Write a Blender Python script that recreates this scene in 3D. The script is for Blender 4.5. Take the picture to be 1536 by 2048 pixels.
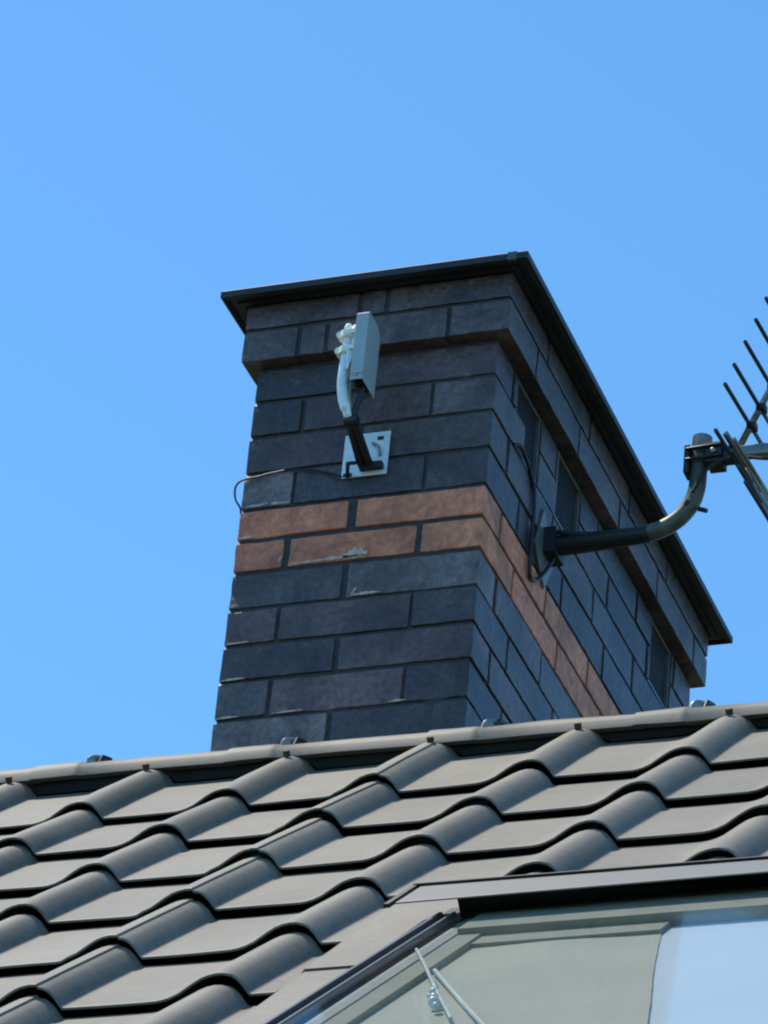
import bpy, bmesh, math, random
from mathutils import Vector, Matrix, noise
for o in list(bpy.data.objects): bpy.data.objects.remove(o)
C = bpy.context.scene.collection
sc = bpy.context.scene
random.seed(7)

# ---------------------------------------------------------------- camera
cam = bpy.data.objects.new('camera', bpy.data.cameras.new('camera')); C.objects.link(cam)
RT = Vector((0.9387, 0.3330, 0.0895)); DN = Vector((-0.1071, 0.5281, -0.8424)); FW = Vector((-0.3278, 0.7812, 0.5314))
FW.normalize(); RT = (RT - FW*RT.dot(FW)).normalized(); DN = FW.cross(RT)
m = Matrix((( RT.x, -DN.x, -FW.x, 2.3202), (RT.y, -DN.y, -FW.y, -5.9998), (RT.z, -DN.z, -FW.z, -4.1193), (0, 0, 0, 1)))
cam.matrix_world = m
cam.data.sensor_fit = 'VERTICAL'; cam.data.sensor_height = 24; cam.data.sensor_width = 18
cam.data.lens = 8246.3/2048*24
cam.data.clip_start = .05; cam.data.clip_end = 3000
sc.camera = cam

# ---------------------------------------------------------------- sky and sun
SUN = Vector((-.40, .02, .915)).normalized()
sun_el = math.asin(SUN.z); sun_az = math.atan2(SUN.x, SUN.y)
w = bpy.data.worlds.new('World'); sc.world = w; w.use_nodes = True
nt = w.node_tree; bg = nt.nodes['Background']
sky = nt.nodes.new('ShaderNodeTexSky'); sky.sky_type = 'NISHITA'; sky.sun_disc = False
sky.sun_elevation = sun_el; sky.sun_rotation = sun_az
sky.air_density = 1.0; sky.dust_density = 0.0; sky.ozone_density = 6.0; sky.altitude = 300
tint = nt.nodes.new('ShaderNodeMix'); tint.data_type = 'RGBA'; tint.blend_type = 'MULTIPLY'; tint.inputs[0].default_value = 1
tint.inputs[7].default_value = (.73, 1.10, 1.13, 1)
nt.links.new(sky.outputs[0], tint.inputs[6]); nt.links.new(tint.outputs[2], bg.inputs[0]); bg.inputs[1].default_value = 0.15
sl = bpy.data.lights.new('sun', 'SUN'); sl.energy = 3.1; sl.angle = math.radians(.53); sl.color = (1, .92, .78)
so = bpy.data.objects.new('sun', sl); C.objects.link(so)
so.rotation_euler = (-SUN).to_track_quat('-Z', 'Y').to_euler()
so.location = (-3, 2, 8)
sc.view_settings.view_transform = 'Standard'; sc.view_settings.look = 'None'
sc.view_settings.exposure = 0.5; sc.view_settings.gamma = 1
sc.render.engine = 'CYCLES'; sc.cycles.pixel_filter_type = 'BLACKMAN_HARRIS'; sc.cycles.filter_width = 2.1

# ---------------------------------------------------------------- materials
def mat(name, col, rough=.6, stain=None, metal=0, var=.25, scale=30, bump=.0, bscale=120, attr=None, spec=.5, spots=None, coat=0):
    """procedural: base colour times two octaves of noise, optional per-brick tone attribute, bump, dirt spots"""
    M = bpy.data.materials.new(name); M.use_nodes = True
    n = M.node_tree; P = n.nodes['Principled BSDF']; L = n.links.new
    P.inputs['Roughness'].default_value = rough; P.inputs['Metallic'].default_value = metal
    P.inputs['Specular IOR Level'].default_value = spec
    if coat: P.inputs['Coat Weight'].default_value = coat; P.inputs['Coat Roughness'].default_value = .25
    tc = n.nodes.new('ShaderNodeTexCoord')
    nz = n.nodes.new('ShaderNodeTexNoise'); nz.inputs['Scale'].default_value = scale; nz.inputs['Detail'].default_value = 8
    nz.inputs['Roughness'].default_value = .65
    L(tc.outputs['Object'], nz.inputs['Vector'])
    mr = n.nodes.new('ShaderNodeMapRange'); mr.inputs[1].default_value = .3; mr.inputs[2].default_value = .7
    mr.inputs[3].default_value = 1-var; mr.inputs[4].default_value = 1+var
    L(nz.outputs[0], mr.inputs[0])
    mx = n.nodes.new('ShaderNodeMix'); mx.data_type = 'RGBA'; mx.blend_type = 'MULTIPLY'; mx.inputs[0].default_value = 1
    mx.inputs[6].default_value = (*col, 1); L(mr.outputs[0], mx.inputs[7])
    out = mx.outputs[2]
    if attr:
        a = n.nodes.new('ShaderNodeAttribute'); a.attribute_name = attr
        m2 = n.nodes.new('ShaderNodeMix'); m2.data_type = 'RGBA'; m2.blend_type = 'MULTIPLY'; m2.inputs[0].default_value = 1
        L(out, m2.inputs[6]); L(a.outputs['Color'], m2.inputs[7]); out = m2.outputs[2]
    if spots:
        sp_col, thr, ssc = spots
        n2 = n.nodes.new('ShaderNodeTexNoise'); n2.inputs['Scale'].default_value = ssc; n2.inputs['Detail'].default_value = 10
        n2.inputs['Roughness'].default_value = .7
        L(tc.outputs['Object'], n2.inputs['Vector'])
        r2 = n.nodes.new('ShaderNodeMapRange'); r2.inputs[1].default_value = thr; r2.inputs[2].default_value = thr+.12
        L(n2.outputs[0], r2.inputs[0])
        m3 = n.nodes.new('ShaderNodeMix'); m3.data_type = 'RGBA'; m3.inputs[7].default_value = (*sp_col, 1)
        L(r2.outputs[0], m3.inputs[0]); L(out, m3.inputs[6]); out = m3.outputs[2]
    if stain:
        amt, ssc = stain
        n4 = n.nodes.new('ShaderNodeTexNoise'); n4.inputs['Scale'].default_value = ssc; n4.inputs['Detail'].default_value = 7; n4.inputs['Roughness'].default_value = .6
        n4.inputs['Distortion'].default_value = .6
        L(tc.outputs['Object'], n4.inputs['Vector'])
        r4 = n.nodes.new('ShaderNodeMapRange'); r4.inputs[1].default_value = .36; r4.inputs[2].default_value = .62; r4.inputs[3].default_value = 1-amt; r4.inputs[4].default_value = 1+amt*.55
        L(n4.outputs[0], r4.inputs[0])
        m5 = n.nodes.new('ShaderNodeMix'); m5.data_type = 'RGBA'; m5.blend_type = 'MULTIPLY'; m5.inputs[0].default_value = 1
        L(out, m5.inputs[6]); L(r4.outputs[0], m5.inputs[7]); out = m5.outputs[2]
    L(out, P.inputs['Base Color'])
    if bump:
        nb = n.nodes.new('ShaderNodeTexNoise'); nb.inputs['Scale'].default_value = bscale; nb.inputs['Detail'].default_value = 6
        L(tc.outputs['Object'], nb.inputs['Vector'])
        b = n.nodes.new('ShaderNodeBump'); b.inputs['Strength'].default_value = bump; b.inputs['Distance'].default_value = .002
        L(nb.outputs[0], b.inputs['Height']); L(b.outputs[0], P.inputs['Normal'])
    return M

M = {}
M['brick'] = mat('dark_clinker', (.098, .067, .062), .40, stain=(.5, 7), var=.5, scale=75, bump=1.0, bscale=90, attr='tone', spots=((.16, .14, .145), .60, 26))
M['orange'] = mat('orange_clinker', (.64, .20, .10), .6, stain=(.36, 11), var=.34, scale=60, bump=.6, bscale=90, attr='tone', spots=((.17, .10, .08), .66, 30))
M['mortar'] = mat('dark_mortar', (.050, .050, .056), .9, var=.3, scale=60, bump=.6)
M['smear'] = mat('pale_mortar_smear', (.60, .41, .33), .8, var=.3, scale=80, bump=.5)
M['cap'] = mat('anthracite_sheet', (.016, .017, .020), .5, stain=(.5, 6), metal=0, var=.15, scale=12)
M['tile'] = mat('greige_tile_coating', (.168, .146, .114), .62, stain=(.17, 3.0), var=.15, scale=70, bump=.16, bscale=420, spots=((.12, .108, .09), .66, 17), attr='tone')
M['roll'] = mat('black_ridge_roll', (.012, .012, .014), .9, var=.3, scale=40)
M['frame'] = mat('window_cladding', (.085, .085, .09), .4, var=.1, scale=20)
M['hood'] = mat('hood_sheet', (.185, .165, .140), .45, var=.06, scale=15)
M['rubber_and_shade'] = mat('black_gasket_and_gap_shade', (.008, .008, .01), .6, var=.1)
M['galv'] = mat('galvanised_steel', (.74, .79, .80), .35, metal=.2, var=.14, scale=35, spots=((.35, .38, .36), .66, 30))
M['oldgalv'] = mat('weathered_pole', (.10, .098, .078), .5, stain=(.5, 12), metal=.2, var=.35, scale=30)
M['black'] = mat('black_plastic', (.010, .010, .013), .5, var=.2)
M['grey_plastic'] = mat('grey_plastic', (.40, .44, .46), .5, var=.06, scale=14)
M['white_plastic'] = mat('white_plastic', (.92, .88, .76), .5, var=.05)
M['alu'] = mat('dull_aluminium', (.22, .22, .20), .4, metal=.5, var=.3, scale=40)
M['rod'] = mat('dark_rod', (.035, .036, .04), .5, metal=.2, var=.2)
M['rust'] = mat('brown_screw', (.07, .03, .022), .7, var=.5, scale=120)
M['blind'] = mat('olive_blind', (.50, .485, .41), .9, var=.05, scale=9)
M['blind_rail'] = mat('olive_lining', (.34, .335, .28), .8, var=.10, scale=14)
M['sky_reflection'] = mat('sky_reflection_blue', (.56, .64, .72), .8, var=.03, scale=4)  # sky reflection of the glass, put into a flat pale blue
M['lining'] = mat('sky_reflection_lining', (.30, .33, .32), .7, var=.1)
M['cord_fold'] = mat('pale_cord_and_fold', (.55, .62, .58), .6, var=.1)
M['grass'] = mat('grass', (.035, .05, .02), .95, var=.4, scale=1.5)
M['wallp'] = mat('render_wall', (.42, .40, .36), .9, var=.08, scale=3)
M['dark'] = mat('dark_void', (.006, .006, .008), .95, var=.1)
M['vent'] = mat('vent_frame', (.13, .13, .14), .5, var=.2)
M['mesh'] = mat('grille_wire', (.04, .045, .055), .5, var=.2)
# glass: clear sheet with a part of the light mirrored
g = bpy.data.materials.new('window_glass'); g.use_nodes = True
n = g.node_tree; n.nodes.remove(n.nodes['Principled BSDF']); L = n.links.new
tr = n.nodes.new('ShaderNodeBsdfTransparent'); tr.inputs[0].default_value = (.95, .96, .95, 1)
gl = n.nodes.new('ShaderNodeBsdfGlossy'); gl.inputs['Roughness'].default_value = .05
mxs = n.nodes.new('ShaderNodeMixShader'); mxs.inputs[0].default_value = .13
L(tr.outputs[0], mxs.inputs[1]); L(gl.outputs[0], mxs.inputs[2]); L(mxs.outputs[0], n.nodes['Material Output'].inputs[0])
M['glass'] = g

# ---------------------------------------------------------------- mesh helpers
class MB:
    def __init__(s): s.v = []; s.f = []; s.t = []; s.sm = []; s.tone = (1, 1, 1)
    def face(s, idx, smooth=False): s.f.append(tuple(idx)); s.t.append(s.tone); s.sm.append(smooth)
    def vert(s, p): s.v.append(tuple(p)); return len(s.v)-1
    def hexa(s, p, smooth=False):           # 8 corner points: bottom ring then top ring
        b = len(s.v); s.v += [tuple(q) for q in p]
        for f in ((3,2,1,0), (4,5,6,7), (0,1,5,4), (1,2,6,5), (2,3,7,6), (3,0,4,7)): s.face([b+i for i in f], smooth)
    def box(s, a, b, jit=0, T=None):
        x0, y0, z0 = a; x1, y1, z1 = b
        P = [(x0,y0,z0),(x1,y0,z0),(x1,y1,z0),(x0,y1,z0),(x0,y0,z1),(x1,y0,z1),(x1,y1,z1),(x0,y1,z1)]
        P = [Vector(p)+Vector((random.uniform(-jit,jit) for _ in range(3))) for p in P]
        if T: P = [T(p) for p in P]
        s.hexa(P)
    def tube(s, path, r, seg=12, smooth=True, cap=True):
        path = [Vector(p) for p in path]; rs = r if isinstance(r, (list, tuple)) else [r]*len(path)
        rings = []; up = None
        for i, p in enumerate(path):
            d = (path[min(i+1, len(path)-1)]-path[max(i-1, 0)]).normalized()
            if up is None: up = d.orthogonal().normalized()
            up = (up-d*up.dot(d)).normalized(); sd = d.cross(up)
            rings.append([s.vert(p+(up*math.cos(2*math.pi*k/seg)+sd*math.sin(2*math.pi*k/seg))*rs[i]) for k in range(seg)])
        for a, b in zip(rings, rings[1:]):
            for k in range(seg): s.face((a[k], a[(k+1)%seg], b[(k+1)%seg], b[k]), smooth)
        if cap: s.face(rings[0][::-1]); s.face(rings[-1])
    def ball(s, c, r, sx=1, sy=1, sz=1, n=8):
        c = Vector(c); rings = []
        for i in range(n+1):
            a = math.pi*i/n
            rings.append([s.vert(c+Vector((r*sx*math.sin(a)*math.cos(2*math.pi*k/12), r*sy*math.sin(a)*math.sin(2*math.pi*k/12), r*sz*math.cos(a)))) for k in range(12)])
        for a, b in zip(rings, rings[1:]):
            for k in range(12): s.face((a[k], b[k], b[(k+1)%12], a[(k+1)%12]), True)
    def ring(s, prof, x0, x1, y0, y1, closed=True):   # prof: (outward offset, z) swept round a rectangle
        R = []
        for o, z in prof:
            R.append([s.vert(p) for p in ((x0-o,y0-o,z),(x1+o,y0-o,z),(x1+o,y1+o,z),(x0-o,y1+o,z))])
        n = len(R)
        for i in range(n if closed else n-1):
            a, b = R[i], R[(i+1)%n]
            for k in range(4): s.face((a[k], a[(k+1)%4], b[(k+1)%4], b[k]))
    def build(s, name, m, parent=None, bevel=0, fix=True, rough=0):
        me = bpy.data.meshes.new(name); me.from_pydata(s.v, [], s.f); me.materials.append(m)
        ca = me.color_attributes.new('tone', 'FLOAT_COLOR', 'CORNER')
        for p, t, sm in zip(me.polygons, s.t, s.sm):
            p.use_smooth = sm
            for li in p.loop_indices: ca.data[li].color = (*t, 1)
        bm = bmesh.new(); bm.from_mesh(me)
        if fix: bmesh.ops.recalc_face_normals(bm, faces=bm.faces)
        if rough:
            for cuts, lim in ((3, .15), (3, .06)):
                ed = [e for e in bm.edges if e.calc_length() > lim]
                if ed: bmesh.ops.subdivide_edges(bm, edges=ed, cuts=cuts, use_grid_fill=True)
            bm.normal_update()
            ed = [e for e in bm.edges if len(e.link_faces) == 2 and e.calc_face_angle(0) > .8]
            bmesh.ops.bevel(bm, geom=ed, offset=.0024, segments=2, profile=.6, affect='EDGES', clamp_overlap=True)
            for v in bm.verts:
                p = v.co; nv = noise.noise_vector(p*38)*rough+noise.noise_vector(p*130)*rough*.45
                c = noise.noise(p*24+Vector((7, 3, 1)))
                if c > .38 and p.y < .02 and len(v.link_edges) > 2: nv += Vector((0, 1, 0))*(c-.38)*.012
                v.co = p+nv
        elif bevel:
            bmesh.ops.bevel(bm, geom=list(bm.edges), offset=bevel, segments=2, profile=.6, affect='EDGES', clamp_overlap=True)
        bm.normal_update()
        for e in bm.edges:
            if len(e.link_faces) == 2 and e.calc_face_angle(0) > .75: e.smooth = False
        bm.to_mesh(me); bm.free()
        o = bpy.data.objects.new(name, me); C.objects.link(o)
        if parent: o.parent = parent; o.matrix_parent_inverse = parent.matrix_world.inverted()
        return o

def tag(o, label=None, cat=None, group=None, kind=None):
    if label: o['label'] = label
    if cat: o['category'] = cat
    if group: o['group'] = group
    if kind: o['kind'] = kind
    return o
def thing(name, loc, label, cat, group=None):
    o = bpy.data.objects.new(name, None); C.objects.link(o); o.location = loc; o.empty_display_size = .1
    o.matrix_world = Matrix.Translation(Vector(loc))
    return tag(o, label, cat, group)
def bez(pts, n=8):                          # Catmull-Rom through points
    pts = [Vector(p) for p in pts]; P = [pts[0]*2-pts[1]]+pts+[pts[-1]*2-pts[-2]]; out = []
    for i in range(1, len(P)-2):
        for k in range(n):
            t = k/n; a, b, c, d = P[i-1:i+3]
            out.append(.5*((2*b)+(c-a)*t+(2*a-5*b+4*c-d)*t*t+(3*b-a-3*c+d)*t**3))
    out.append(pts[-1]); return out

# ---------------------------------------------------------------- ground
b = MB(); b.v = [(-600,-600,-5.75),(600,-600,-5.75),(600,600,-5.75),(-600,600,-5.75)]; b.face((0,1,2,3))
tag(b.build('ground', M['grass'], fix=False), kind='structure')

# ---------------------------------------------------------------- house roof
OX, OY, OZ = -.4759, -.4156, -.8844; TW = .267; GA = .28977; PHI = math.radians(39.93)
cs, sn = math.cos(PHI), math.sin(PHI)
def RP(x, j, h):                            # roof point: x along the ridge, j courses down the slope, h above the tile plane
    d = -j*GA
    return Vector((x, OY+d*cs-h*sn, OZ+d*sn+h*cs))
house = thing('house', (0, -2.2, -5.75), 'house whose greige roll-tiled roof fills the lower half, below the brick chimney', 'house')
PROF = [(0,.0062),(.012,.0058),(.05,.0058),(.14,.0058),(.25,.0058),(.36,.0058),(.45,.0059),(.50,.0062),(.535,.0072),(.577,.0095),(.628,.0142),(.672,.0205),
        (.716,.0268),(.759,.0322),(.80,.0355),(.842,.0372),(.881,.0368),(.919,.0338),(.941,.0296),(.967,.0214),(.984,.0130),(.994,.0080)]
STEP = .0150
def tile_field():
    mb = MB()
    rows = list(range(0, 10))
    for j in rows:
        top = j-1.0 if j else -1.16; st = STEP if j else .009
        # cross-section down the slope: (j, drop)
        sec = [(top, -st), (top+.33, -st*.67), (top+.66, -st*.33), (j-.035, -.0008), (j-.012, 0), (j-.003, -.0007), (j, -.0022), (j, -.0036), (j-.004, -.0046), (j-.12, -.0060), (j-.16, -.0142)]
        xs = []
        for i in range(-6, 9):
            seam = i in (-3, 1, 5)
            rt = 1+random.uniform(-.07, .06)
            for u, h in PROF:
                e = .0028 if (seam and .56 < u < .885) else 0
                xs.append((OX+(i+u)*TW, h+e, rt, i+u))
                if seam and abs(u-.881) < .001: xs.append((OX+(i+u+.0035)*TW, h-.0004, rt, i+u+.0035))
        grid = []
        for (jj, dr) in sec:
            grid.append([mb.vert(RP(x, jj+.045*noise.noise(Vector((x*4.1, j*3.7, .3))), h+dr+.0016*noise.noise(Vector((x*5, j*2.3, 1.7))))) for x, h, rt, ii in xs])
        for a in range(len(sec)-1):
            for k in range(len(xs)-1):
                ii = xs[k][3]; jm = sec[a][0]
                if 3.1 < ii < 7.35 and jm >= 3.5 and jm < 7.6: continue      # opening for the roof window
                if ii > 3.14 and 3 < j <= 3.4: pass
                mb.tone = (xs[k][2],)*3
                mb.face((grid[a][k], grid[a][k+1], grid[a+1][k+1], grid[a+1][k]), True)
    return mb
tf = tile_field()
tiles = tf.build('tile_covering', M['tile'], house, fix=False)
me = tiles.data
bm = bmesh.new(); bm.from_mesh(me); bm.normal_update()
up = sum((f.normal.z*f.calc_area() for f in bm.faces))
if up < 0: bmesh.ops.reverse_faces(bm, faces=bm.faces)
bm.to_mesh(me); bm.free()
# cuts: dark boards under the tiles, rear slope, gable walls
b = MB(); X0, X1 = OX-6.2*TW, OX+9.2*TW
def roofslab(mb, x0, x1, j0, j1, h0, h1):
    mb.hexa([RP(x0,j0,h0), RP(x1,j0,h0), RP(x1,j1,h0), RP(x0,j1,h0), RP(x0,j0,h1), RP(x1,j0,h1), RP(x1,j1,h1), RP(x0,j1,h1)])
for (x0, x1, j0, j1) in ((X0, .50, -1.1, 9), (1.30, X1, -1.1, 9), (.50, 1.30, -1.1, 3.75), (.50, 1.30, 7.5, 9)):
    roofslab(b, x0, x1, j0, j1, -.07, -.030)
b.build('underlay', M['dark'], house)
ZR = -.635; YR = -.10
b = MB()                                     # rear slope
b.hexa([(X0, YR, ZR-.06), (X1, YR, ZR-.06), (X1, YR+2.6, ZR-.06-2.6*sn/cs), (X0, YR+2.6, ZR-.06-2.6*sn/cs),
        (X0, YR, ZR-.02), (X1, YR, ZR-.02), (X1, YR+2.6, ZR-.02-2.6*sn/cs), (X0, YR+2.6, ZR-.02-2.6*sn/cs)])
b.build('rear_roof_slope', M['tile'], house)
b = MB()
ye, ze = RP(0, 8.7, -.07).y, RP(0, 8.7, -.07).z
for x0, x1 in ((X0+.15, X0+.4), (X1-.4, X1-.15)):
    P = [(ye, -5.75), (YR+2.4, -5.75), (YR+2.4, ze), (YR, ZR-.12), (ye, ze)]
    base = len(b.v); b.v += [(x0, p, q) for p, q in P]+[(x1, p, q) for p, q in P]
    b.face([base+i for i in range(5)]); b.face([base+9-i for i in range(5)])
    for i in range(5): b.face((base+i, base+(i+1)%5, base+5+(i+1)%5, base+5+i))
b.box((X0+.4, ye, -5.75), (X1-.4, ye+.25, ze)); b.box((X0+.4, YR+2.15, -5.75), (X1-.4, YR+2.4, ze))
b.build('wall', M['wallp'], house)

# ridge: dark roll below, one tile after another on top
def ridge_z(x): return -.005*(x+.45)
def ridge_tile(x0, x1, first):
    mb = MB(); N = 14
    st = [(x0-.012, .0030), (x0+.0, .0034), (x0+.03, .0032), (x0+.07, .0030), (x0+.080, .0022), (x0+.084, .0), (x0+.20, .001), (x1+.004, 0)]
    def arc(x, e, inner=0, cut=0):
        out = []
        for k in range(N+1):
            a = math.pi*(k/N); ry = .088+e-inner; rz = .053+e-inner
            y = YR-ry*math.cos(a); z = -.657+rz*math.sin(a)**.85+ridge_z(x)+.0032*noise.noise(Vector((x*9, a*1.2, 2.2)))
            z = min(z, -.657+.053+e+ridge_z(x)-inner)
            out.append((x, y, z))
        out[0] = (x, out[0][1]-.001+inner*.5, out[0][2]-.001)
        return out
    go, gi = [], []
    for x, e in st:
        go.append([mb.vert(p) for p in arc(x, e)]); gi.append([mb.vert(p) for p in arc(x, e, .009)])
    for a in range(len(st)-1):
        for k in range(N):
            mb.face((go[a][k], go[a][k+1], go[a+1][k+1], go[a+1][k]), True)
            mb.face((gi[a][k], gi[a+1][k], gi[a+1][k+1], gi[a][k+1]), True)
        mb.face((go[a][0], go[a+1][0], gi[a+1][0], gi[a][0])); mb.face((go[a][N], gi[a][N], gi[a+1][N], go[a+1][N]))
    for k in range(N):
        mb.face((go[0][k], gi[0][k], gi[0][k+1], go[0][k+1])); mb.face((go[-1][k], go[-1][k+1], gi[-1][k+1], gi[-1][k]))
    t = .88+random.uniform(-.07, .05)
    mb.t = [(t, t, t)]*len(mb.f)
    return mb
PITCH = .3757; xr = -.735-3*PITCH
k = 0
while xr < 1.75:
    ridge_tile(xr, xr+PITCH, k == 0).build('ridge_tile', M['tile'], house)
    # storm clip standing at each lap
    cx = xr+.088; cz = -.605+ridge_z(cx)
    b = MB()
    b.tube(bez([(cx-.012, YR-.052, cz-.012), (cx-.006, YR-.046, cz+.006), (cx+.004, YR-.03, cz+.014), (cx+.016, YR-.015, cz+.012)], 4), [.0045]*3+[.0055]*5+[.0045]*5, 8)
    b.box((cx-.004, YR-.066, cz-.026), (cx+.012, YR-.052, cz-.004))
    b.build('ridge_clip', M['alu'], house)
    b = MB(); b.tube([(cx+.012, YR-.05, cz-.012), (cx+.016, YR-.045, cz+.008), (cx+.02, YR-.02, cz+.015)], .004, 6)
    b.build('clip_hook', M['black'], house); b = MB()
    b.box((cx-.030, YR-.086, cz-.052), (cx+.018, YR-.078, cz-.040))
    b.build('clip_tab', M['black'], house)
    xr += PITCH; k += 1
b = MB(); N = 260                            # ridge roll follows the tile rolls
def proh(x):
    u = ((x-OX)/TW) % 1
    for (a, ha), (c, hc) in zip(PROF, PROF[1:]+[(1, PROF[0][1])]):
        if a <= u <= c: return ha+(hc-ha)*(u-a)/(c-a)
    return .006
rows_ = []
for i in range(N+1):
    x = X0+(X1-X0)*i/N; h = proh(x)
    p1 = RP(x, -1.13, h-.009+.003)
    zt = -.654+ridge_z(x)
    rows_.append([b.vert((x, min(YR-.072, p1.y-.002), zt)), b.vert((x, min(YR-.070, p1.y-.001), (zt*.5+p1.z*.5) if p1.z < zt else zt-.001)), b.vert((x, p1.y, min(p1.z, zt))), b.vert((x, YR, zt))])
for a, c in zip(rows_, rows_[1:]):
    b.face((a[0], a[1], c[1], c[0]), True); b.face((a[1], a[2], c[2], c[1]), True); b.face((a[3], a[0], c[0], c[3]))
b.build('ridge_roll', M['roll'], house, fix=False)
for i in range(-5, 9):                       # brown screw heads at the top end of each roll
    x = OX+(i-.145)*TW
    p = RP(x, -1.06, .036-.008+.002); b = MB()
    up_ = Vector((0, -sn, cs))
    b.tube([p, p+up_*.011], .0065, 7, False)
    b.build('roof_screw', M['rust'], house)
# strip of sheet metal bridging the ridge beside the chimney
b = MB(); zf = -.600
b.hexa([(.30, -.135, zf-.010), (.438, -.135, zf-.010), (.438, .0, zf-.03), (.30, .0, zf-.03), (.30, -.135, zf-.004), (.438, -.135, zf-.004), (.438, .0, zf-.022), (.30, .0, zf-.022)])
b.build('ridge_flashing', M['frame'], house)

# ---------------------------------------------------------------- chimney
W, D = .49, 1.3165
chim = thing('chimney', (-W/2, D/2, -1.1), 'tall dark clinker chimney with two orange brick bands and sheet metal cap behind the ridge', 'chimney')
ZL = [.324, .2469, .1661, .0827, .001, -.0690, -.1404, -.2199, -.2985, -.3759, -.4567, -.535, -.613, -.691, -.769, -.847, -.925, -1.003, -1.081]
TY = 'ABABABABABABABABABABAB'
VENTS = [(.125, .275), (.385, .535), (1.03, 1.18)]
dark = MB(); orange = MB()
DARKT = [(1,1,1), (1.3,1.3,1.25), (.75,.73,.75), (1.25,.98,1.0), (.9,1,1.1), (1.45,1.5,1.5), (.65,.6,.64), (1.1,.85,.86)]
def cutspans(a, c, vents):
    sp = [(a, c)]
    for v0, v1 in vents:
        out = []
        for s0, s1 in sp:
            if v1 <= s0 or v0 >= s1: out.append((s0, s1)); continue
            if s0 < v0-.01: out.append((s0, v0))
            if s1 > v1+.01: out.append((v1, s1))
        sp = out
    return sp
BD = .09
for k in range(len(ZL)-1):
    jz = .0052 if k in (4, 5) else .0038; z1, z0 = ZL[k]-jz, ZL[k+1]+jz
    T = TY[k]; mb = orange if k in (4, 5) else dark
    j = .004 if k in (4, 5) else .0022
    def tone():
        if mb is orange: v = random.uniform(.85, 1.1); mb.tone = (v, v*random.uniform(.95, 1.05), v*random.uniform(.92, 1.06))
        else:
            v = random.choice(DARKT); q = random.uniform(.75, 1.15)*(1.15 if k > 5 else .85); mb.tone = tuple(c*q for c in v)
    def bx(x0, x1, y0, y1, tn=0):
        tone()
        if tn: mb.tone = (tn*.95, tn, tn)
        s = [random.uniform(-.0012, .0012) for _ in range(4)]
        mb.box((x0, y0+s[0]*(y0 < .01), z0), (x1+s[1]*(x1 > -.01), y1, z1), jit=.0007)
    g_ = .0095 if k in (4, 5) else .0055
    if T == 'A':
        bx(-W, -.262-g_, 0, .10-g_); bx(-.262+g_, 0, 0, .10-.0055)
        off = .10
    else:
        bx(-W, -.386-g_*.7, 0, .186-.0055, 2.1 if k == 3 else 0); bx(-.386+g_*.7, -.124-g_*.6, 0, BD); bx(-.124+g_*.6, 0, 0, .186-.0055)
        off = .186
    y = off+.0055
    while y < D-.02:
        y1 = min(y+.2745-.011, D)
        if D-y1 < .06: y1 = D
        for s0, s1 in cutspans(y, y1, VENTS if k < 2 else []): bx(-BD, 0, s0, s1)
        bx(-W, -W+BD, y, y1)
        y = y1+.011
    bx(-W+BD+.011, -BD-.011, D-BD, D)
b = dark
shaft = dark.build('shaft', M['brick'], chim, rough=.0011)
orange.build('orange_brick_band', M['orange'], chim, rough=.0013)
b = MB(); i_ = .0045
b.box((-W+i_, i_, -1.2), (-i_, D-i_, ZL[2]-.002))
sp = cutspans(i_, D-i_, VENTS)
b.box((-W+i_, i_, ZL[2]-.002), (-.07, D-i_, .4))
for s0, s1 in sp: b.box((-.07, s0, ZL[2]-.002), (-i_, s1, .4))
b.build('mortar_core', M['mortar'], chim)
# projecting cornice, two courses
cor = MB(); c_ = .027
def crow(z0, z1, joints, off, tn):
    xs = [-W-c_]+joints+[c_]
    for q, (a, c) in enumerate(zip(xs, xs[1:])):
        v = random.uniform(.85, 1.15)*tn; cor.tone = (v*1.02, v*.97, v)
        y1 = BD if 0 < q < len(xs)-2 else off
        cor.box((a+(.004 if q else 0), -c_, z0), (c-(.005 if q < len(xs)-2 else 0), y1, z1), jit=.0006)
    y = off+.01
    while y < D+c_:
        y1 = min(y+.2645, D+c_)
        if D+c_-y1 < .05: y1 = D+c_
        v = random.uniform(.85, 1.15)*tn; cor.tone = (v, v*.97, v)
        cor.box((-.06, y, z0), (c_, y1, z1), jit=.0006); cor.box((-W-c_, y, z0), (-W+.06, y1, z1), jit=.0006)
        y = y1+.01
    cor.box((-W+.07, D-.07, z0), (-.07, D+c_, z1))
crow(.329, .397, [-.400, -.343, -.095], .14, 1.0)
crow(.4045, .4585, [-.28, -.225], .20, .95)
cornice = cor.build('cornice', M['brick'], chim, rough=.0011)
b = MB(); b.box((-W-c_+.005, -c_+.005, .331), (c_-.005, D+c_-.005, .457)); b.build('cornice_mortar', M['mortar'], chim)
# sheet metal cap
K = .069
b = MB()
b.ring([(c_-.02, .4615), (c_+.004, .4615), (c_+.005, .4575), (c_+.016, .4575), (c_+.017, .4625), (c_+.030, .4625), (c_+.031, .459), (K-.006, .461), (K-.005, .4580),
        (K-.001, .4580), (K, .459), (K, .4725), (K-.003, .476), (K-.05, .484), (-.1, .50)], -W, 0, 0, D, closed=False)
b.box((-W+.05, .05, .488), (-.05, D-.05, .4995))
cap = b.build('cap', M['cap'], chim, fix=True)
b = MB(); b.box((K-.040, -K-.0010, .4570), (K-.022, -K+.006, .4745))
b.build('corner_fold', M['frame'], cap)
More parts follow.
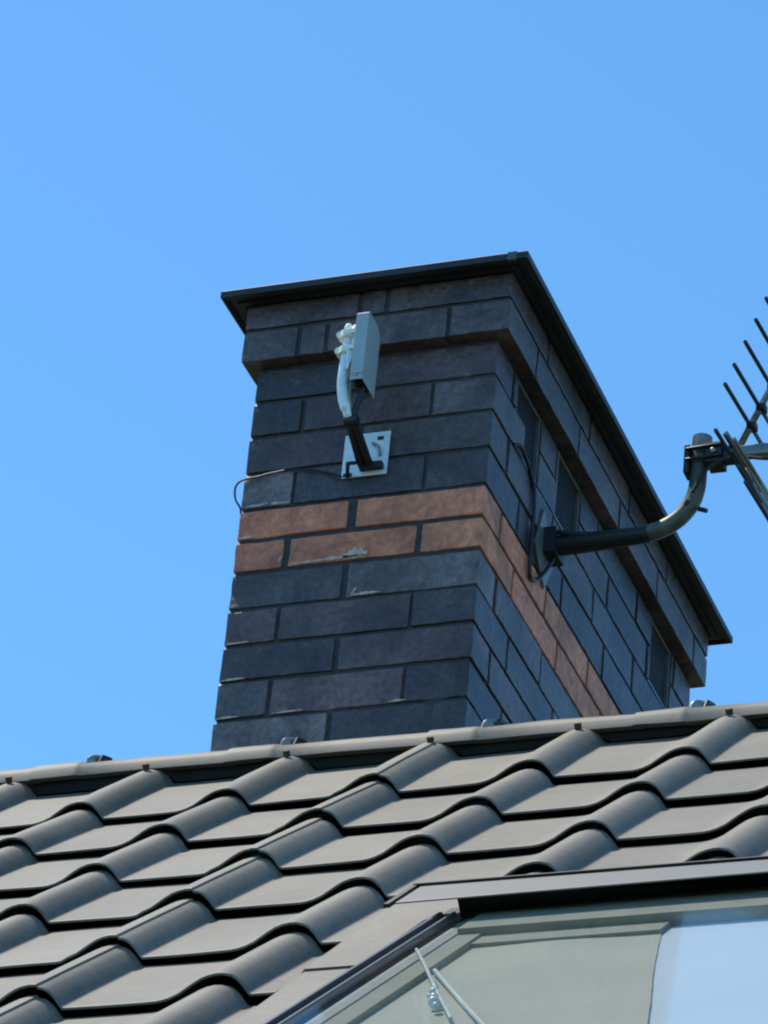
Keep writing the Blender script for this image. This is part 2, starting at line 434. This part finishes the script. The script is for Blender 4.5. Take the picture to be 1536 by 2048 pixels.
# vents with wire grilles
for y0, y1 in VENTS:
    z0, z1 = ZL[2]+.004, .323
    b = MB(); fr = .006
    b.box((-.03, y0, z0), (-.002, y0+fr, z1)); b.box((-.03, y1-fr, z0), (-.004, y1, z1))
    b.box((-.03, y0+fr, z0), (-.002, y1-fr, z0+fr)); b.box((-.03, y0+fr, z1-fr), (-.004, y1-fr, z1))
    v = b.build('vent', M['vent'], chim)
    b = MB(); xg = -.014
    ny = 15; nz = 16
    for i in range(1, ny):
        y = y0+fr+(y1-y0-2*fr)*i/ny; b.box((xg-.0012, y-.0014, z0+fr), (xg+.0012, y+.0014, z1-fr))
    for i in range(1, nz):
        z = z0+fr+(z1-z0-2*fr)*i/nz; b.box((xg+.0014, y0+fr, z-.0014), (xg+.0034, y1-fr, z+.0014))
    b.build('grille', M['mesh'], v)
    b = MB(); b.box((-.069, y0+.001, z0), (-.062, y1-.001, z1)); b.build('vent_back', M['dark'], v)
# pale mortar smears on the front bricks
def smear(mb, x0, z0, x1, z1, th, n=14, y=-.0012):
    rnd = random.Random(int(x0*1e4)); top, bot = [], []
    for i in range(n+1):
        t = i/n; x = x0+(x1-x0)*t; z = z0+(z1-z0)*t
        e = th*(.25+.75*math.sin(math.pi*min(max(t, .03), .97)))*rnd.uniform(.45, 1.1)
        top.append((x, z+e)); bot.append((x, z-e*.4))
    for i in range(n):
        P = [(bot[i], 0), (bot[i+1], 0), (top[i+1], 0), (top[i], 0)]
        ps = [(p[0][0], .0, p[0][1]) for p in P]; pf = [(p[0][0], y, p[0][1]) for p in P]
        mb.hexa([ps[0], ps[1], ps[2], ps[3], pf[0], pf[1], pf[2], pf[3]])
SM = [(-.372,-.1325,-.225,-.1285,.0045), (-.270,-.128,-.222,-.126,.014), (-.383+.005,-.126,-.378+.012,-.085,.003), (-.486,-.063,-.455,-.061,.004),
      (-.484,.0085,-.39,.0085,.0035), (-.487,-.2945,-.440,-.2925,.003), (-.488,-.3725,-.437,-.3705,.003), (-.488,-.453,-.440,-.4515,.0028),
      (-.375,-.452,-.315,-.451,.003), (-.245,-.2145,-.190,-.2135,.004), (-.245,-.213,-.236,-.20,.006), (-.150,-.4515,-.115,-.4505,.003), (-.40,-.125,-.392,-.11,.006)]
for s_ in SM:
    b = MB(); smear(b, *s_[:4], s_[4]*1.25); b.build('mortar_smear', M['smear'], chim)

# ---------------------------------------------------------------- wall bracket holding the television aerial
ym = .3458
wb = thing('wall_bracket', (0, ym, .0725), 'curved olive-grey pole bracket bolted to the right side of the chimney', 'bracket')
b = MB()
b.hexa([(.0, .275, .040), (.0, .345, -.022), (.0, .392, .060), (.0, .310, .138), (.006, .275, .040), (.006, .345, -.022), (.006, .392, .060), (.006, .310, .138)])
b.build('wall_plate', M['alu'], wb, bevel=.001)
b = MB()
path = [(.004, ym, .0725), (.06, ym, .073), (.14, ym, .0745), (.20, ym, .077)]
b.tube(path, [.021, .0205, .019, .0175], 16)
b.tube(bez([(.006, ym-.02, .10), (.05, ym-.017, .088), (.10, ym-.014, .082)], 4), .005, 6)
b.box((.002, ym-.03, .045), (.03, ym+.03, .10))
b.build('taped_socket', M['black'], wb)
b = MB(); b.tube(bez([(.195, ym, .0770), (.232, ym, .0850), (.265, ym, .1040), (.288, ym, .1330), (.2985, ym, .168), (.300, ym, .205), (.3035, ym, .262)], 6), .0168, 18)
b.build('pole', M['oldgalv'], wb)
b = MB(); b.tube([(.3033, ym, .256), (.3045, ym, .284)], .0195, 18, True); b.build('pole_cap', M['alu'], wb)
for (px, pz, rz) in ((.204, .0775, 0),):
    b = MB(); b.tube([(px-.003, ym, pz-.0005), (px+.003, ym, pz+.0005)], .0182, 16); b.build('tape', M['black'], wb)
b = MB(); b.tube([(.2838, ym, .1325), (.2905, ym, .1285)], .019, 16); b.tube([(.305, ym-.002, .121), (.322, ym-.004, .113)], .005, 8); b.build('cable_tie', M['black'], wb)

# ---------------------------------------------------------------- television aerial
ae = thing('tv_aerial', (.385, ym, .24), 'television aerial with rows of dark rods at the right edge, clamped to the curved pole', 'aerial')
def A(x, y, z): return (x-.045*(-(y-ym))*.5, y, z-.08*(ym-y))   # the aerial is yawed and tilted a little
b = MB()
b.box((.2735, ym-.016, .200), (.285, ym+.016, .262)); b.box((.318, ym-.022, .214), (.350, ym+.022, .258)); 
b.tube([(.280, ym-.024, .222), (.352, ym-.024, .226)], .004, 8); b.tube([(.280, ym-.024, .246), (.352, ym-.024, .250)], .004, 8)
b.tube([(.280, ym+.024, .234), (.352, ym+.024, .238)], .004, 8)
b.box((.350, ym-.013, .222), (.376, ym+.013, .252))
b.build('clamp', M['black'], ae, bevel=.001)
b = MB(); b.ball((.334, ym-.026, .236), .0065, sy=.5); b.build('clamp_bolt', M['alu'], ae)
b = MB(); b.box((.366, ym-.010, .228), (.93, ym+.010, .250)); b.build('boom', M['alu'], ae, bevel=.0015)
# upper and lower reflector arms with rods
for sgn, x0, z0, dx, dz in ((1, .379, .2527, .0245, .0560), (-1, .382, .228, .0215, -.0500)):
    b = MB(); a0 = Vector((x0, ym, z0)); a1 = a0+Vector((dx, 0, dz))*(5.1 if sgn > 0 else 3.6)
    b.tube([a0, a1], .0068 if sgn > 0 else .0048, 8); b.build('reflector_arm', M['alu'], ae)
    for q in range(6 if sgn > 0 else 4):
        c = a0+Vector((dx, 0, dz))*((.83, 1.54, 2.38, 3.2, 4.0, 4.8)[q] if sgn > 0 else q*.95+.25)
        bb = MB(); hl = (.168+.004*q) if sgn > 0 else (.115+.017*q)
        bb.tube([A(c.x, ym-hl, c.z), A(c.x, ym+hl, c.z)], .0042, 8); bb.build('rod', M['rod'], ae)
        bb = MB(); e_ = 1 if sgn > 0 else .3; bb.box((c.x-.006*e_, ym-.011, c.z-.009*e_), (c.x+.012*e_, ym+.011, c.z+.006*e_)); bb.build('rod_holder', M['black'], ae, bevel=.001)
bb = MB(); bb.tube([A(.386, ym-.168, .196), A(.386, ym+.172, .196)], .0042, 8); bb.build('rod', M['rod'], ae)
for dxy in (.004, .020):                     # middle cross bars of the reflector
    bb = MB(); bb.tube([A(.394+dxy, ym-.14, .208-dxy), A(.394+dxy, ym+.17, .208-dxy)], .0040, 8); bb.build('crossbar', M['alu'], ae)
for q in range(6):                           # directors, mostly outside the picture
    x = .56+q*.066; bb = MB(); bb.tube([(x, ym-.075, .252), (x, ym+.075, .252)], .0035, 8); bb.build('director', M['rod'], ae)
b = MB(); b.box((.475, ym-.03, .205), (.535, ym+.03, .262)); b.build('dipole_box', M['black'], ae, bevel=.003)
b = MB(); b.tube(bez([(.295, ym-.018, .150), (.318, ym-.02, .19), (.345, ym-.02, .214), (.38, ym-.015, .222), (.43, ym-.01, .214), (.48, ym, .212)], 6), .0032, 8)
tag(b.build('aerial_cable', M['black']), 'thin black cable arcing from the bend of the pole to the television aerial', 'cable')
b = MB(); b.tube(bez([(.0, .124, .166), (.006, .150, .178), (.006, .200, .168), (.006, .236, .145), (.006, .2495, .115), (.006, .2515, .055), (.006, .2525, -.02), (.006, .262, -.045), (.005, .30, -.03), (.012, .33, .01), (.02, .345, .045)], 6), .0042, 8)
tag(b.build('wall_cable', M['black']), 'black cable hanging from the nearest vent down the right side of the chimney', 'cable')

# ---------------------------------------------------------------- panel antenna on the front face
br = thing('antenna_bracket', (-.243, 0, .09), 'square galvanised wall plate with black angled arm on the front of the chimney', 'bracket')
pl = MB()
pl.box((-.2895, -.0065, .0445), (-.1985, -.0025, .1405)); plate = pl.build('wall_plate', M['galv'], br, bevel=.0008)
b = MB(); b.box((-.223, -.0085, .122), (-.211, -.0066, .129)); b.build('slot', M['black'], plate)
b = MB(); b.box((-.285, -.0085, .046), (-.268, -.0066, .053)); b.build('slot', M['black'], plate)
b = MB(); b.tube(bez([(-.232, -.0095, .115), (-.219, -.0095, .105), (-.214, -.0095, .085)], 4), .003, 6); b.build('plate_rib', M['alu'], plate)
arm = MB(); KN = Vector((-.2400, -.100, .106))
for dx in (-.008, .008):
    arm.tube([(-.238+dx, -.007, .060), (-.238+dx, -.030, .066), (KN.x+dx*.7, KN.y, KN.z)], .0080, 8)
arm.box((-.250, -.020, .054), (-.205, -.0066, .066))
arm.tube([KN-Vector((.013, 0, 0)), KN+Vector((.013, 0, 0))], .010, 10)
arm.tube([KN, KN+Vector((.012, -.006, .040)), KN+Vector((.020, -.008, .075))], [.007, .006, .0055], 8)
arm.build('arm', M['black'], br)
b = MB()
b.tube([(-.262, -.045, .050), (-.275, -.01, .044)], .004, 6); b.tube([(-.245, -.02, .066), (-.262, -.045, .050)], .004, 6); b.build('lead', M['black'], br)
pole = MB()
pole.tube(bez([KN+Vector((-.002, .002, -.004)), (-.2490, -.108, .125), (-.2560, -.114, .150), (-.2600, -.117, .185), (-.2590, -.118, .225), (-.2565, -.118, .292)], 6), [.005]*3+[.0085]*4+[.0105]*24, 12)
pole.build('pole', M['galv'], br)
b = MB(); b.tube(bez([KN+Vector((0, 0, .004)), (-.243, -.108, .135), (-.246, -.112, .165), (-.244, -.113, .20)], 6), .0045, 8); b.build('strut', M['alu'], br)

pa = thing('panel_antenna', (-.225, -.10, .17), 'slim light grey panel antenna standing upright on the chimney front', 'antenna')
# shell: thin box with rounded top rear corner and an open bottom
y0, y1, x0, x1, zb, zt = -.138, -.070, -.2375, -.2125, .173, .3285
sh = MB()
prof = [(y0, zb), (y0, zt-.004), (y0+.004, zt), (y0+.034, zt), (y0+.052, zt-.004), (y0+.062, zt-.012), (y1, zt-.028), (y1, zb-.003)]
a_ = [sh.vert((x0, y, z)) for y, z in prof]; c2 = [sh.vert((x1, y, z)) for y, z in prof]
sh.face(a_); sh.face(c2[::-1])
for i in range(len(prof)-1): sh.face((a_[i], c2[i], c2[i+1], a_[i+1]))
t_ = .0025
ai = [sh.vert((x0+t_, y+t_*(1 if i < 3 else -1), z+(.03 if i in (0, 7) else -t_))) for i, (y, z) in enumerate(prof)]
ci = [sh.vert((x1-t_, y+t_*(1 if i < 3 else -1), z+(.03 if i in (0, 7) else -t_))) for i, (y, z) in enumerate(prof)]
sh.face((a_[0], ai[0], ci[0], c2[0])); sh.face((a_[7], c2[7], ci[7], ai[7])); sh.face((a_[0], a_[7], ai[7], ai[0])); sh.face((c2[0], ci[0], ci[7], c2[7]))
sh.build('shell', M['grey_plastic'], pa, bevel=.0012)
b = MB(); b.box((x0+.003, y0+.003, zb+.022), (x1-.003, y1-.003, zb+.032)); b.box((x0+.007, y0+.012, zb+.004), (x1-.008, y0+.026, zb+.022)); b.box((x0+.007, y0+.038, zb+.008), (x1-.006, y0+.055, zb+.022)); b.build('socket_cover', M['dark'], pa)
b = MB(); b.tube([(-.2305, -.1385, .183), (-.2215, -.1385, .183)], .0012, 6); b.box((-.2385+.004, y0-.0008, .186), (-.2135, y0+.0005, .1875)); b.build('shell_seam', M['alu'], pa)
b = MB()                                     # white clamps round the pole
for zc in (.289, .252):
    b.tube([(-.2575, -.118, zc-.007), (-.2575, -.118, zc+.007)], .0165, 14)
    b.box((-.262, -.135, zc-.004), (-.2375, -.105, zc+.005)); b.tube([(-.272, -.128, zc), (-.272, -.108, zc)], .0075, 8)
b.box((-.2475, -.125, .262), (-.2375, -.112, .282)); b.ball((-.2590, -.119, .307), .0085, sz=1.2); b.tube([(-.250, -.121, .293), (-.242, -.121, .308)], .006, 8)
b.build('clamp', M['white_plastic'], pa, bevel=.0008)
b = MB(); b.tube([(-.2490, -.130, .250), (-.2480, -.130, .212), (-.2480, -.130, .205)], [.0042, .0042, .0015], 8); b.tube([(-.2420, -.130, .246), (-.2440, -.130, .218)], .0022, 8); b.build('clamp_bolt', M['galv'], pa)
b = MB(); b.tube(bez([(-.226, -.10, .185), (-.222, -.103, .165), (-.228, -.104, .145), (-.236, -.104, .125)], 5), .0036, 8)
tag(b.build('antenna_cable', M['black']), 'short black cable leaving the open bottom of the slim grey panel antenna', 'cable')
b = MB(); b.tube(bez([(-.288, -.008, .048), (-.33, -.006, .066), (-.385, -.007, .0775), (-.43, -.006, .0760), (-.462, -.007, .070), (-.488, -.011, .0640), (-.501, -.010, .054), (-.504, -.006, .040), (-.501, -.003, .024), (-.494, .004, .012), (-.492, .03, -.006), (-.4945, .2, -.01)], 6), .0020, 8)
tag(b.build('looped_cable', M['black']), 'thin cable running left from the square plate and looping off the left chimney corner', 'cable')

# ---------------------------------------------------------------- roof window
win = thing('roof_window', RP(.9, 5.5, 0), 'roof window with olive blind, set in the tiles at the bottom right', 'window')
def sh_h(j, h=0): return .030+.010*(j-4)+h
def bar(mb, x0, x1, j0, j1, h0, h1, base=True):  # box in the plane of the sash
    f = sh_h if base else (lambda j, h: h)
    mb.hexa([RP(x0,j0,f(j0,h0)), RP(x1,j0,f(j0,h0)), RP(x1,j1,f(j1,h0)), RP(x0,j1,f(j1,h0)), RP(x0,j0,f(j0,h1)), RP(x1,j0,f(j0,h1)), RP(x1,j1,f(j1,h1)), RP(x0,j1,f(j1,h1))])
JT, JB, XR = 3.64, 7.3, 1.285
# flat flashing sheets beside the sash, upper one lapped over the lower one
b = MB()
xl = OX+3.10*TW
def flash(mb, j0, j1, dh):
    mb.hexa([RP(xl, j0, -.004+dh), RP(.512, j0, -.004+dh), RP(.512, j1, -.004+dh), RP(xl, j1, -.004+dh),
             RP(xl+.012, j0, .0085+dh), RP(.512, j0, .0085+dh), RP(.512, j1, .0085+dh), RP(xl+.012, j1, .0085+dh)])
flash(b, 3.22, 4.60, 0); flash(b, 4.58, 7.5, -.0035)
b.build('flashing', M['tile'], win)
b = MB()
bar(b, 1.295, 1.42, 3.2, 7.5, -.004, .0085, False); bar(b, .40, 1.42, 7.35, 7.75, -.004, .012, False)
b.build('flashing', M['tile'], win)
b = MB()                                      # frame bars, light edges with black grooves between
bar(b, .489, .495, JT+.24, JB, -.014, -.001); bar(b, .509, .514, JT+.24, JB, -.014, -.002)
bar(b, 1.262, 1.270, JT-.30, JB, -.03, .0015); bar(b, 1.277, 1.285, JT-.30, JB, -.03, 0)
bar(b, .488, 1.285, JB, JB+.14, -.03, .002)
b.build('frame', M['frame'], win, bevel=.0012)
b = MB()
bar(b, .474, .520, JT-.10, JB, -.055, -.014); bar(b, 1.255, 1.292, JT-.36, JB, -.055, -.016); b.hexa([RP(.52, 3.5, 0), RP(1.255, 3.5, 0), RP(1.255, 3.64, 0), RP(.52, 3.83, 0), RP(.52, 3.5, .0205), RP(1.255, 3.5, .0205), RP(1.255, 3.64, .0205), RP(.52, 3.83, .0205)])
b.build('gasket', M['rubber_and_shade'], win)
b = MB(); bar(b, .521, 1.254, JT, JB, -.0050, -.0015); b.build('glass_pane', M['glass'], win)
# inside: lining box, rails, blind, sheet coloured as sky reflected in the glass, cord
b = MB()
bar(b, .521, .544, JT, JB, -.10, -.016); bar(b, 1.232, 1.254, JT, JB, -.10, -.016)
b.build('lining', M['lining'], win)  # side lining; its pale tone also stands for sky reflected at the edge
b = MB()
bar(b, .544, 1.232, JT, 4.20, -.05, -.010)
bar(b, .544, .578, 4.20, JB, -.05, -.018)
b.build('inner_frame', M['blind_rail'], win)
b = MB(); bar(b, .578, .84, 4.20, 4.40, -.060, -.0215); b.build('blind_rail', M['blind_rail'], win)
b = MB(); N = 26; rr = []
for i in range(N+1):
    j = 4.20+(JB-JT-.25)*i/N; t = (j-4.23)/2.21
    xe = .828+.152*t+.0012*math.sin(j*3.3)+.0005*math.sin(j*17)
    row = []
    for q in range(9):
        x = .574+(xe-.574)*q/8; row.append(b.vert(RP(x, j, sh_h(j, -.026+.0012*math.sin(q*.9+j)))))
    for q in (8, 0):
        x = .574 if q == 0 else xe; row.append(b.vert(RP(x, j, sh_h(j, -.030))))
    rr.append(row)
for a, c in zip(rr, rr[1:]):
    for q in range(len(a)): b.face((a[q], a[(q+1) % len(a)], c[(q+1) % len(a)], c[q]), q < 8)
b.build('blind', M['blind'], win, fix=True)
b = MB(); bar(b, .574, 1.240, 4.15, JB, -.034, -.0290); b.build('sky_reflection_sheet', M['sky_reflection'], win)  # stands in for the sky mirrored in the right of the pane
b = MB()
b.tube([RP(.524, 4.60, sh_h(4.60, -.013)), RP(.571, 4.98, sh_h(4.98, -.013)), RP(.637, 5.53, sh_h(5.53, -.014)), RP(.720, 6.2, sh_h(6.2, -.016))], .0025, 8)
b.tube([RP(.588, 5.02, sh_h(5.02, -.0205)), RP(.690, 5.75, sh_h(5.75, -.0205)), RP(.790, 6.45, sh_h(6.45, -.0205))], .0035, 8)  # pale strip standing in for a light fold in the blind
b.build('cord_and_fold', M['cord_fold'], win)
b = MB()
for q, (xx, jj, r) in enumerate(((.625, 5.42, .005), (.634, 5.50, .006), (.6420, 5.60, .0075), (.6440, 5.68, .005), (.6560, 5.74, .0085), (.6640, 5.83, .0095), (.675, 5.92, .007))):
    b.ball(RP(xx, jj, sh_h(jj, -.016)), r, sx=.8, sy=1, sz=.8)
b.build('cord_toggle', M['galv'], win)
# hood over the top of the sash: a flat sheet with a thin turned-down edge
b = MB()
b.hexa([RP(.442, 3.62, .0472), RP(1.36, 3.68, .0472), RP(1.36, 3.90, .0475), RP(.437, 3.955, .0475), RP(.442, 3.62, .050), RP(1.36, 3.68, .050), RP(1.36, 3.90, .050), RP(.437, 3.955, .050)])
b.build('hood', M['hood'], win, bevel=.0006)
b = MB()
b.hexa([RP(.505, 3.5, .0), RP(1.34, 3.5, .0), RP(1.34, 3.60, .0), RP(.510, 3.78, .0), RP(.505, 3.62, .0468), RP(1.34, 3.68, .0468), RP(1.34, 3.72, .0468), RP(.510, 3.80, .0468)])
b.build('hood_seal', M['rubber_and_shade'], win)
b = MB()  # black strips standing in for the shadow gap along the hood's edges
b.hexa([RP(.43, 3.585, .046), RP(1.36, 3.645, .046), RP(1.36, 3.665, .046), RP(.43, 3.605, .046), RP(.43, 3.585, .0535), RP(1.36, 3.645, .0535), RP(1.36, 3.665, .0535), RP(.43, 3.605, .0535)])
b.hexa([RP(.428, 3.60, .046), RP(.436, 3.60, .046), RP(.432, 4.00, .046), RP(.424, 4.00, .046), RP(.428, 3.60, .052), RP(.436, 3.60, .052), RP(.432, 4.00, .052), RP(.424, 4.00, .052)])
b.build('hood_shadow_line', M['rubber_and_shade'], win)
